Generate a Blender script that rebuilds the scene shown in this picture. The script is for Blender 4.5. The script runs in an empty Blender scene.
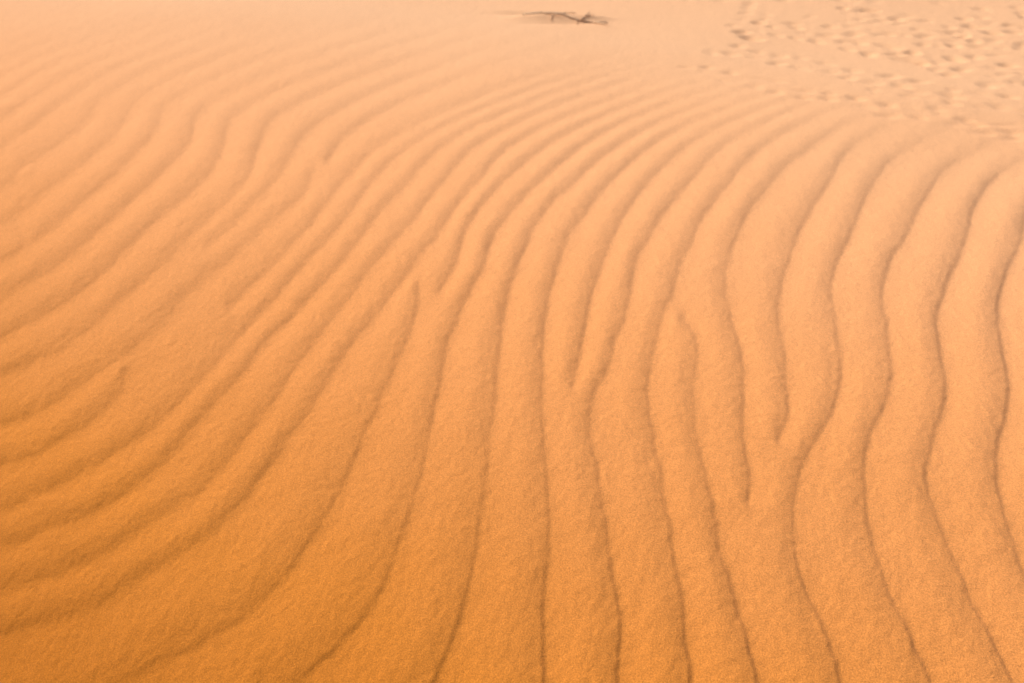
import bpy, math, random
import numpy as np
from mathutils import Vector
rng=np.random.RandomState(7); random.seed(7)
scene=bpy.context.scene
scene.view_settings.view_transform='Standard'
scene.view_settings.look='None'
scene.view_settings.exposure=0
scene.view_settings.gamma=1

# ---------------- viewpoint geometry (eye height 1.6 m, looking 35 deg down)
H=1.6; P=math.radians(35); LENS=28.0; F=1024*LENS/36.0
sp,cp=math.sin(P),math.cos(P)

def ground(px,py):
    u=(px-512)/F; v=(341.5-py)/F
    t=H/(sp-v*cp)
    return u*t,(cp+v*sp)*t
def row_of(Y,z=0):
    d=Y*cp+(H-z)*sp
    return 341.5-F*(Y*sp-(H-z)*cp)/d, d

# ---------------- traced ripple slip-faces
L=[]
def A(pts,ext=True,amp=1.0): L.append([pts,ext,amp])
A([(40,92),(15,110),(-20,130)])
A([(70,95),(45,115),(15,140),(-15,156)])
A([(100,98),(85,120),(55,145),(20,170),(0,185)])
A([(135,100),(120,125),(95,150),(60,178),(25,205),(0,225)])
A([(165,105),(155,130),(130,160),(95,190),(60,218),(25,245),(0,262)])
A([(197,112),(190,140),(165,170),(130,200),(95,232),(50,268),(0,298)])
A([(232,116),(222,148),(200,180),(165,210),(130,245),(95,278),(50,310),(0,338)])
A([(270,120),(256,150),(240,185),(205,220),(170,255),(130,290),(90,322),(45,355),(0,378)])
A([(312,172),(303,195),(270,222),(232,252),(200,280),(165,315),(130,345),(85,380),(40,408),(0,422)],False)
A([(312,125),(292,150),(278,175),(258,198),(236,222),(205,248)])
L[-1].append('end')
A([(354,128),(338,142),(326,160)]); L[-1].append('end')
A([(376,148),(345,178),(315,215),(283,250),(248,282),(228,305)]); L[-1].append('end')
A([(127,368),(118,393),(88,420),(42,448),(0,465)],False)
A([(403,150),(372,180),(345,215),(318,250),(285,285),(250,320),(210,362),(175,402),(135,440),(90,470),(40,495),(0,508)])
A([(433,150),(405,185),(375,218),(350,248),(325,278),(290,315),(255,355),(225,393),(190,432),(150,472),(100,506),(50,530),(0,546)])
A([(468,150),(440,185),(412,220),(385,250),(350,290),(325,325),(295,365),(265,405),(235,445),(195,490),(140,530),(80,562),(0,588)])
A([(504,150),(478,180),(455,205),(435,235),(405,272),(385,303),(355,340),(325,385),(298,425),(260,475),(215,525),(150,570),(80,605),(0,632)])
A([(420,284),(415,315),(395,365),(368,425),(335,495),(290,560),(230,620),(150,665),(80,700)],False)
A([(540,150),(505,180),(482,205),(465,232),(458,258),(440,290)]); L[-1].append('end')
A([(575,150),(540,180),(510,210),(490,240),(482,265),(462,305),(447,345),(437,400),(425,450),(408,520),(380,585),(340,640),(285,690)])
A([(610,150),(575,180),(545,210),(525,245),(508,290),(499,350),(491,410),(483,470),(475,550),(458,620),(425,690)])
A([(645,150),(612,180),(585,210),(562,250),(548,300),(542,350),(540,410),(545,470),(548,540),(546,610),(536,690)])
A([(680,150),(650,180),(622,215),(602,255),(588,300),(581,345),(573,388)]); L[-1].append('end')
A([(715,150),(688,180),(660,215),(640,255),(628,300),(615,340),(603,375),(593,400),(594,440),(602,500),(609,560),(620,620),(620,690)])
A([(755,150),(728,180),(705,210),(685,250),(672,290),(660,325),(649,370),(648,420),(655,470),(668,530),(680,600),(687,690)])
A([(680,315),(693,335),(698,365),(694,405),(699,450),(707,500),(722,560),(742,620),(757,690)],False)
A([(807,148),(775,175),(750,205),(732,240),(725,275),(729,310),(740,350),(744,400),(746,450),(748,503)]); L[-1].append('end')
A([(848,150),(828,185),(806,220),(788,255),(778,295),(779,330),(785,380),(788,420),(780,442)]); L[-1].append('end')
A([(888,160),(865,195),(850,235),(836,270),(831,300),(834,340),(838,382),(825,425),(803,465),(793,500),(793,540),(803,585),(825,635),(842,690)])
A([(943,168),(922,200),(906,235),(890,265),(882,300),(885,330),(890,365),(884,405),(868,440),(863,480),(870,530),(890,590),(912,640),(932,690)])
A([(1000,172),(975,202),(963,240),(945,280),(936,315),(940,350),(944,390),(932,435),(924,475),(935,520),(955,570),(985,630),(1018,690)])
base=[(1052,182),(1028,208),(1018,240),(1003,275),(996,320),(1004,365),(1003,410),(993,455),(1000,505),(1020,560),(1060,640)]
for k in range(6):
    A([(x+62*k+ (y-300)*0.045*k,y+10*k) for x,y in base])
EXT=[(40,-24),(95,-48),(170,-75),(265,-102),(380,-128),(520,-152),(700,-175)]
lb=[(40,92),(15,110),(-20,130)]
for k in range(1,9): A([(x-34*k,y+1*k) for x,y in lb])

def catmull(p,step=0.6):
    p=np.array(p,float)
    q=np.vstack([2*p[0]-p[1],p,2*p[-1]-p[-2]])
    out=[]
    for i in range(1,len(q)-2):
        n=max(4,int(np.linalg.norm(q[i+1]-q[i])/step))
        t=np.linspace(0,1,n,endpoint=False)[:,None]
        a,b,c,d=q[i-1],q[i],q[i+1],q[i+2]
        out.append(.5*((2*b)+(c-a)*t+(2*a-5*b+4*c-d)*t**2+(3*b-a-3*c+d)*t**3))
    return np.vstack(out+[q[-2][None]])

GX0,GX1,GY0,GY1=-300,1340,-40,800
NX,NY=GX1-GX0,GY1-GY0
curves=[]
for ln in L:
    pts,ext,amp=ln[:3]; end=len(ln)>3
    pts=list(pts)
    if ext:
        x,y=pts[0]
        pts=[(x+a,y+b) for a,b in reversed(EXT)]+pts
    if not end:
        (x0,y0),(x1,y1)=pts[-2],pts[-1]
        l=math.hypot(x1-x0,y1-y0)
        pts.append((x1+(x1-x0)/l*380,y1+(y1-y0)/l*380))
    c=catmull(pts)
    s=np.cumsum(np.r_[0,np.linalg.norm(np.diff(c,axis=0),axis=1)])
    w=np.zeros(len(c))
    for wl,am in ((5,.35),(12,.55),(27,1.0),(61,1.9)):
        k=np.arange(0,s[-1]+2*wl,wl)
        w+=am*np.interp(s,k,rng.randn(len(k)))
    w*=np.clip((c[:,1]-40)/260,.2,1)
    d=np.gradient(c,axis=0); d/=np.linalg.norm(d,axis=1)[:,None]+1e-9
    n=np.stack([d[:,1],-d[:,0]],1)
    c=c+n*w[:,None]
    curves.append((c,n,amp))

def solve():
    prev=None
    for lev in (8,4,2,1):
        nx,ny=NX//lev,NY//lev
        val=np.full((ny,nx),-1.0)
        for c,n,amp in curves:
            lo=.5-.5*amp; hi=.5+.5*amp
            for off,v in ((-1.35,hi),(-.65,hi),(1.35,lo),(.65,lo)):
                q=c+n*off*lev
                ix=np.floor((q[:,0]-GX0)/lev).astype(int); iy=np.floor((q[:,1]-GY0)/lev).astype(int)
                m=(ix>=0)&(ix<nx)&(iy>=0)&(iy<ny)
                val[iy[m],ix[m]]=v
        fx=val>=0
        if prev is None: u=np.full((ny,nx),.5)
        else:
            u=np.repeat(np.repeat(prev,2,0),2,1)
            u=u[:ny,:nx]
            if u.shape!=(ny,nx): u=np.pad(u,((0,ny-u.shape[0]),(0,nx-u.shape[1])),mode='edge')
        u[fx]=val[fx]
        for it in range({8:400,4:200,2:120,1:90}[lev]):
            p=np.pad(u,1,mode='edge')
            u=.25*(p[:-2,1:-1]+p[2:,1:-1]+p[1:-1,:-2]+p[1:-1,2:])
            u[fx]=val[fx]
        prev=u
    return prev
def blur(a,s):
    r=int(3*s+1); k=np.exp(-.5*(np.arange(-r,r+1)/s)**2); k/=k.sum()
    p=np.pad(a,((r,r),(0,0)),mode='edge'); a=sum(k[i]*p[i:i+a.shape[0]] for i in range(2*r+1))
    p=np.pad(a,((0,0),(r,r)),mode='edge'); return sum(k[i]*p[:,i:i+a.shape[1]] for i in range(2*r+1))
# cross-section of one ripple: long windward rise, rounded crest, rolling over to a short slip face
T=np.linspace(0,1,101)
PR=np.interp(T,[0,.1,.25,.42,.58,.72,.85,.94,1],[0,.15,.41,.70,.92,1.0,.90,.71,.54])
pk=np.exp(-.5*(np.arange(-9,10)/4)**2); pk/=pk.sum()
PR=np.convolve(np.pad(PR,9,mode='edge'),pk,'valid')
def profile(f): return np.interp(f,T,PR)
phi=solve()
prof=profile(phi)
crisp=.75*blur(prof,1.9)+.25*blur(prof,6)
soft=blur(prof,4)
gx=np.arange(NX)+GX0; gy=np.arange(NY)+GY0
def sst(a,b,x):
    t=np.clip((x-a)/(b-a),0,1); return t*t*(3-2*t)
ws=(1-sst(150,480,gx)[None,:])*.8*(.35+.65*sst(330,560,gy)[:,None])
field=crisp*(1-ws)+soft*ws
field-=blur(field,40)*.8

def sample(a,px,py):
    x=np.clip(px-GX0-.5,0,NX-1.001); y=np.clip(py-GY0-.5,0,NY-1.001)
    ix=x.astype(int); iy=y.astype(int); fx=x-ix; fy=y-iy
    return (a[iy,ix]*(1-fx)+a[iy,ix+1]*fx)*(1-fy)+(a[iy+1,ix]*(1-fx)+a[iy+1,ix+1]*fx)*fy
TAB=rng.rand(256,256)
def vn(x,y):
    ix=np.floor(x).astype(int); iy=np.floor(y).astype(int); fx=x-ix; fy=y-iy
    fx=fx*fx*(3-2*fx); fy=fy*fy*(3-2*fy)
    a=TAB[iy%256,ix%256]; b=TAB[iy%256,(ix+1)%256]; c=TAB[(iy+1)%256,ix%256]; d=TAB[(iy+1)%256,(ix+1)%256]
    return ((a*(1-fx)+b*fx)*(1-fy)+(c*(1-fx)+d*fx)*fy)*2-1

# ---------------- terrain vertex lattice (fan: dense close by, coarse to the horizon)
pyr=np.arange(-45,735,.9)[::-1]
Yin=ground(0,pyr)[1]
near=-9+ (Yin[0]+9)*(1-(1-np.linspace(0,1,70,endpoint=False))**2.2)
far=Yin[-1]*np.exp(np.linspace(0,math.log(900/Yin[-1]),160))[1:]
Yr=np.concatenate([near,Yin,far])
uin=(np.arange(-55,1080,1.05)-512)/F
g=np.exp(np.linspace(0,math.log(14),110))[1:]
ur=np.concatenate([uin[0]*g[::-1],uin,uin[-1]*g])
rows,dep=row_of(Yr)
dmin=row_of(0.2)[1]
W=np.maximum(dep,dmin)
X=ur[None,:]*W[:,None]; Y=np.repeat(Yr[:,None],len(ur),1)
# broad dune form: the slope rolls off towards the near (and near-left) side
q=Y+.5*X
Z0=-.07*np.clip(2.6-q,0,5)**1.8*sst(-9,0,Y)
Z0=np.maximum(Z0,-.8)
PY,D=row_of(Y,Z0)
D=np.maximum(D,.25)
PX=512+F*X/D
PY=np.where(D<.3,3000,PY)
inside=sst(-290,-200,PX)*(1-sst(1230,1330,PX))*sst(-38,0,PY)*(1-sst(740,790,PY))
# free ripples elsewhere on the plain
wx=X+.12*vn(X*1.6+9,Y*1.1)+.35*vn(X*.4,Y*.35+5)
ph=(wx*.9+.25*Y+.15*vn(X*3,Y*1.5+3))/.15
fr=ph-np.floor(ph)
free=profile(fr)
e0=np.clip(fr/.05,0,1); free=free*e0+profile(np.ones(1))[0]*.5*(1-e0)-.65
free*=1-sst(9,22,np.hypot(X,Y))
rip=sample(field,PX,PY)
lf=1-sst(-1.6,1.2,X-.1*Y)
amp=0.0128*(sst(8.6,3.6,Y)*lf+sst(6.4,3.4,Y)*(1-lf))+.0005
amp=amp*(1-.42*(1-sst(-1.0,0.2,X+.1*Y))*(1-sst(1.2,2.6,Y)))
amp=amp*(1-.55*sst(760,860,PX)*(1-sst(120,190,PY)))
amp=amp*(.92+.3*vn(X*1.7,Y*1.2)+.15*vn(X*5+7,Y*3))
Z=Z0+amp*(rip*inside+free*(1-inside))
Z+=.0008*vn(X*70,Y*60)*sst(6,2,Y)+.0008*vn(X*33+5,Y*21)+.0010*vn(X*14,Y*9)
Z+=.008*vn(X*1.3+20,Y*1.1)+.03*vn(X*.35,Y*.35+40)*sst(3,9,np.abs(Y))
R=np.hypot(X,Y)
Z+=sst(12,60,R)*(2.5*vn(X*.03+3,Y*.03)+.5*vn(X*.11,Y*.09))+sst(80,400,R)*9*(vn(X*.008,Y*.008)+.3)

# footprints / animal tracks in the far right
def dimple(x,y,ang,l,w,dep):
    i=np.where(np.abs(Yr-y)<l*2.2)[0]
    if len(i)==0: return
    sl=slice(i[0],i[-1]+1)
    dx=X[sl]-x; dy=Y[sl]-y
    a=dx*math.cos(ang)+dy*math.sin(ang); b=-dx*math.sin(ang)+dy*math.cos(ang)
    q=(a/l)**2+(b/w)**2
    Z[sl]+=-dep*np.exp(-q*1.2)+dep*.08*np.exp(-((np.sqrt(q)-1.5)/.45)**2)
def trail(p0,p1,n,wid,size,dep):
    x0,y0=ground(*p0); x1,y1=ground(*p1)
    x0,y0,x1,y1=map(float,(x0,y0,x1,y1))
    an=math.atan2(y1-y0,x1-x0)
    for i in range(n):
        t=(i+random.uniform(-.2,.2))/n; s=(1 if i%2 else -1)*wid
        x=x0+(x1-x0)*t-math.sin(an)*s+random.gauss(0,.03); y=y0+(y1-y0)*t+math.cos(an)*s+random.gauss(0,.04)
        dimple(x,y,an+random.gauss(0,.35),size*random.uniform(.75,1.2),size*.75*random.uniform(.8,1.2),dep*random.uniform(.4,1.1))
trail((690,66),(1060,146),26,.08,.058,.013)
trail((720,46),(1090,118),28,.09,.06,.016)
trail((740,22),(1100,90),28,.10,.06,.018)
trail((830,20),(1120,60),22,.12,.06,.018)
trail((870,96),(1100,128),18,.12,.055,.012)
for k in range(460):
    px=random.uniform(680,1350); py=random.uniform(-45,92)
    if py>(px-680)*.27+2: continue
    x,y=ground(px,py)
    dimple(float(x),float(y),random.uniform(-.7,.9),random.uniform(.045,.075),random.uniform(.035,.06),random.uniform(.008,.022))
for px,py in ((748,36),(742,31),(755,38)):
    x,y=ground(px,py); dimple(float(x),float(y),.3,.07,.05,.03)
# drift heaped around the half-buried branch
bx,by=map(float,ground(568,17))
for ox,oy,l,w,h in ((-.28,.0,.2,.07,-.026),(-.02,-0.02,.24,.07,-.028),(.22,-.05,.15,.06,-.022),(-.05,-.18,.3,.05,.016),(-.4,.2,.25,.05,.02)):
    dx=X-bx-ox; dy=Y-by-oy
    Z+=-h*np.exp(-((dx/l)**2+(dy/w)**2))

nr,nc=X.shape
co=np.stack([X,Y,Z],-1).reshape(-1,3).astype(np.float32)
idx=np.arange(nr*nc).reshape(nr,nc)
fa=np.stack([idx[:-1,:-1],idx[:-1,1:],idx[1:,1:],idx[1:,:-1]],-1).reshape(-1,4).astype(np.int32)
me=bpy.data.meshes.new('rippled_sand')
me.vertices.add(len(co)); me.vertices.foreach_set('co',co.ravel())
me.loops.add(fa.size); me.loops.foreach_set('vertex_index',fa.ravel())
me.polygons.add(len(fa)); me.polygons.foreach_set('loop_start',np.arange(0,fa.size,4,dtype=np.int32))
me.update(calc_edges=True)
me.polygons.foreach_set('use_smooth',np.ones(len(fa),dtype=bool))
me.update()
sand=bpy.data.objects.new('desert_sand_ground',me); scene.collection.objects.link(sand)

# ---------------- materials
m=bpy.data.materials.new('sand'); m.use_nodes=True; nt=m.node_tree; N=nt.nodes; K=nt.links
b=N['Principled BSDF']
tc=N.new('ShaderNodeTexCoord')
def noise(sc,det=3,rough=.6):
    n=N.new('ShaderNodeTexNoise'); n.inputs['Scale'].default_value=sc; n.inputs['Detail'].default_value=det; n.inputs['Roughness'].default_value=rough
    K.new(tc.outputs['Object'],n.inputs['Vector']); return n
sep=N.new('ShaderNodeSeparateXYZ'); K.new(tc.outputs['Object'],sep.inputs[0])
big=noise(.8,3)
# sand tone with noise; near-left shading painted in as darker orange, paler farther off
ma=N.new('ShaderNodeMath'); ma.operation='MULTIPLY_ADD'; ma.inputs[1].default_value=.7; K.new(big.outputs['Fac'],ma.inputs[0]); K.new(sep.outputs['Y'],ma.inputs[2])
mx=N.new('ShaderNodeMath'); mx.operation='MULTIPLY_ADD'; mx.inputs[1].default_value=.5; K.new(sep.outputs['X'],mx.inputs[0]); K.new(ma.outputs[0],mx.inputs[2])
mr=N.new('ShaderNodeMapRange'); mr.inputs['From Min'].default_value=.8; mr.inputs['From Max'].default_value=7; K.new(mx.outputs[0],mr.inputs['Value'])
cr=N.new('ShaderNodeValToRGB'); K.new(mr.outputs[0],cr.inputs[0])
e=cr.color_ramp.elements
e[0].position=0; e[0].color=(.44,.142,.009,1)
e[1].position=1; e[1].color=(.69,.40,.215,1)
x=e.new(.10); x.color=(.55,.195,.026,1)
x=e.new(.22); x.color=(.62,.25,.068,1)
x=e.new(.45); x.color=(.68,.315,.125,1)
gr=noise(260,3,.75)
gm=N.new('ShaderNodeMapRange'); gm.inputs['From Min'].default_value=.3; gm.inputs['From Max'].default_value=.7; gm.inputs['To Min'].default_value=.68; gm.inputs['To Max'].default_value=1.26; gm.clamp=False; K.new(gr.outputs['Fac'],gm.inputs['Value'])
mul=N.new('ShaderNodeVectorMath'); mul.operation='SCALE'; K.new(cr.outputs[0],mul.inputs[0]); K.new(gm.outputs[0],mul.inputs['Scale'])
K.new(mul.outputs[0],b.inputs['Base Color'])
b.inputs['Roughness'].default_value=.95
b.inputs['Specular IOR Level'].default_value=.12
b.inputs['Sheen Weight'].default_value=.06
b.inputs['Sheen Roughness'].default_value=.6
b.inputs['Sheen Tint'].default_value=(1,.82,.7,1)
bp=N.new('ShaderNodeBump'); bp.inputs['Strength'].default_value=.75; bp.inputs['Distance'].default_value=.0016
g2=noise(300,3,.75); K.new(g2.outputs['Fac'],bp.inputs['Height'])
bp2=N.new('ShaderNodeBump'); bp2.inputs['Strength'].default_value=.4; bp2.inputs['Distance'].default_value=.004
g3=noise(75,4,.7); K.new(g3.outputs['Fac'],bp2.inputs['Height']); K.new(bp2.outputs[0],bp.inputs['Normal'])
K.new(bp.outputs[0],b.inputs['Normal'])
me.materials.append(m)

mw=bpy.data.materials.new('weathered_wood'); mw.use_nodes=True
n2=mw.node_tree; bb=n2.nodes['Principled BSDF']; nz=n2.nodes.new('ShaderNodeTexNoise'); nz.inputs['Scale'].default_value=30
r2=n2.nodes.new('ShaderNodeValToRGB'); r2.color_ramp.elements[0].color=(.50,.27,.12,1); r2.color_ramp.elements[1].color=(.72,.52,.34,1)
n2.links.new(nz.outputs['Fac'],r2.inputs[0]); n2.links.new(r2.outputs[0],bb.inputs['Base Color']); bb.inputs['Roughness'].default_value=.9

# ---------------- half-buried dry branch
def tube(vs,fs,path,r0,r1,seg=7):
    path=[np.array(p,float) for p in path]; base=len(vs); n=len(path)
    for i,p in enumerate(path):
        d=path[min(i+1,n-1)]-path[max(i-1,0)]; d/=np.linalg.norm(d)
        a=np.cross(d,[0,0,1.]); a/=np.linalg.norm(a)+1e-9; c=np.cross(a,d)
        r=r0+(r1-r0)*i/(n-1); r*=random.uniform(.85,1.15)
        for k in range(seg):
            t=2*math.pi*k/seg; vs.append(tuple(p+r*(math.cos(t)*a+math.sin(t)*c)))
    for i in range(n-1):
        for k in range(seg):
            fs.append((base+i*seg+k,base+i*seg+(k+1)%seg,base+(i+1)*seg+(k+1)%seg,base+(i+1)*seg+k))
    fs.append(tuple(base+k for k in range(seg))[::-1]); fs.append(tuple(base+(n-1)*seg+k for k in range(seg)))
vs=[];fs=[]
ii=None
def gz(x,y):
    j=int(np.argmin(np.abs(Yr-(by+y)))); i=int(np.argmin(np.abs(X[j]-(bx+x)))); return float(Z[j,i])
def limb(x0,y0,dz,ang,ln,r0,r1,n=9,lift=0):
    p=[];x,y=x0,y0;a=ang
    for i in range(n):
        p.append((x,y,gz(x,y)+dz+lift*ln*i/n)); a+=random.gauss(0,.13); x+=math.cos(a)*ln/n; y+=math.sin(a)*ln/n
    tube(vs,fs,p,r0,r1); return p
main=limb(-.38,.02,.004,-.06,.78,.012,.007,14,0)
for i,(an,ln) in enumerate(((.6,.2),(-.7,.2),(.45,.22),(-.8,.18),(.6,.15),(-.55,.2))):
    q=main[min(1+i*2,12)]
    s=limb(q[0],q[1],.004,an,ln,.007,.003,7,.08)
    limb(s[3][0],s[3][1],.006,an-.7,ln*.6,.004,.002,5,.1)
bm=bpy.data.meshes.new('dry_branch'); bm.from_pydata(vs,[],fs); bm.materials.append(mw)
for p in bm.polygons: p.use_smooth=True
br=bpy.data.objects.new('dry_branch',bm); scene.collection.objects.link(br)
br.location=(bx,by,0)

# ---------------- light: soft hazy sun from the upper left
EL,AZ=43,-50
sd=bpy.data.lights.new('sun','SUN'); sd.energy=3.4; sd.angle=math.radians(28); sd.color=(1,.92,.84)
so=bpy.data.objects.new('sun',sd); scene.collection.objects.link(so)
tosun=Vector((math.sin(math.radians(AZ))*math.cos(math.radians(EL)),math.cos(math.radians(AZ))*math.cos(math.radians(EL)),math.sin(math.radians(EL))))
so.rotation_euler=tosun.to_track_quat('Z','Y').to_euler()
w=bpy.data.worlds.new('World'); scene.world=w; w.use_nodes=True
sk=w.node_tree.nodes.new('ShaderNodeTexSky'); sk.sky_type='NISHITA'; sk.sun_disc=False
sk.sun_elevation=math.radians(EL); sk.sun_rotation=math.radians(AZ); sk.dust_density=6
w.node_tree.links.new(sk.outputs[0],w.node_tree.nodes['Background'].inputs[0])
w.node_tree.nodes['Background'].inputs[1].default_value=.13

cd=bpy.data.cameras.new('camera'); cd.lens=LENS; cd.sensor_width=36; cd.clip_end=3000; cd.clip_start=.05
cd.dof.use_dof=True; cd.dof.focus_distance=1.95; cd.dof.aperture_fstop=2.8
co_=bpy.data.objects.new('camera',cd); scene.collection.objects.link(co_)
co_.location=(0,0,H); co_.rotation_euler=(math.radians(90)-P,0,0)
scene.camera=co_
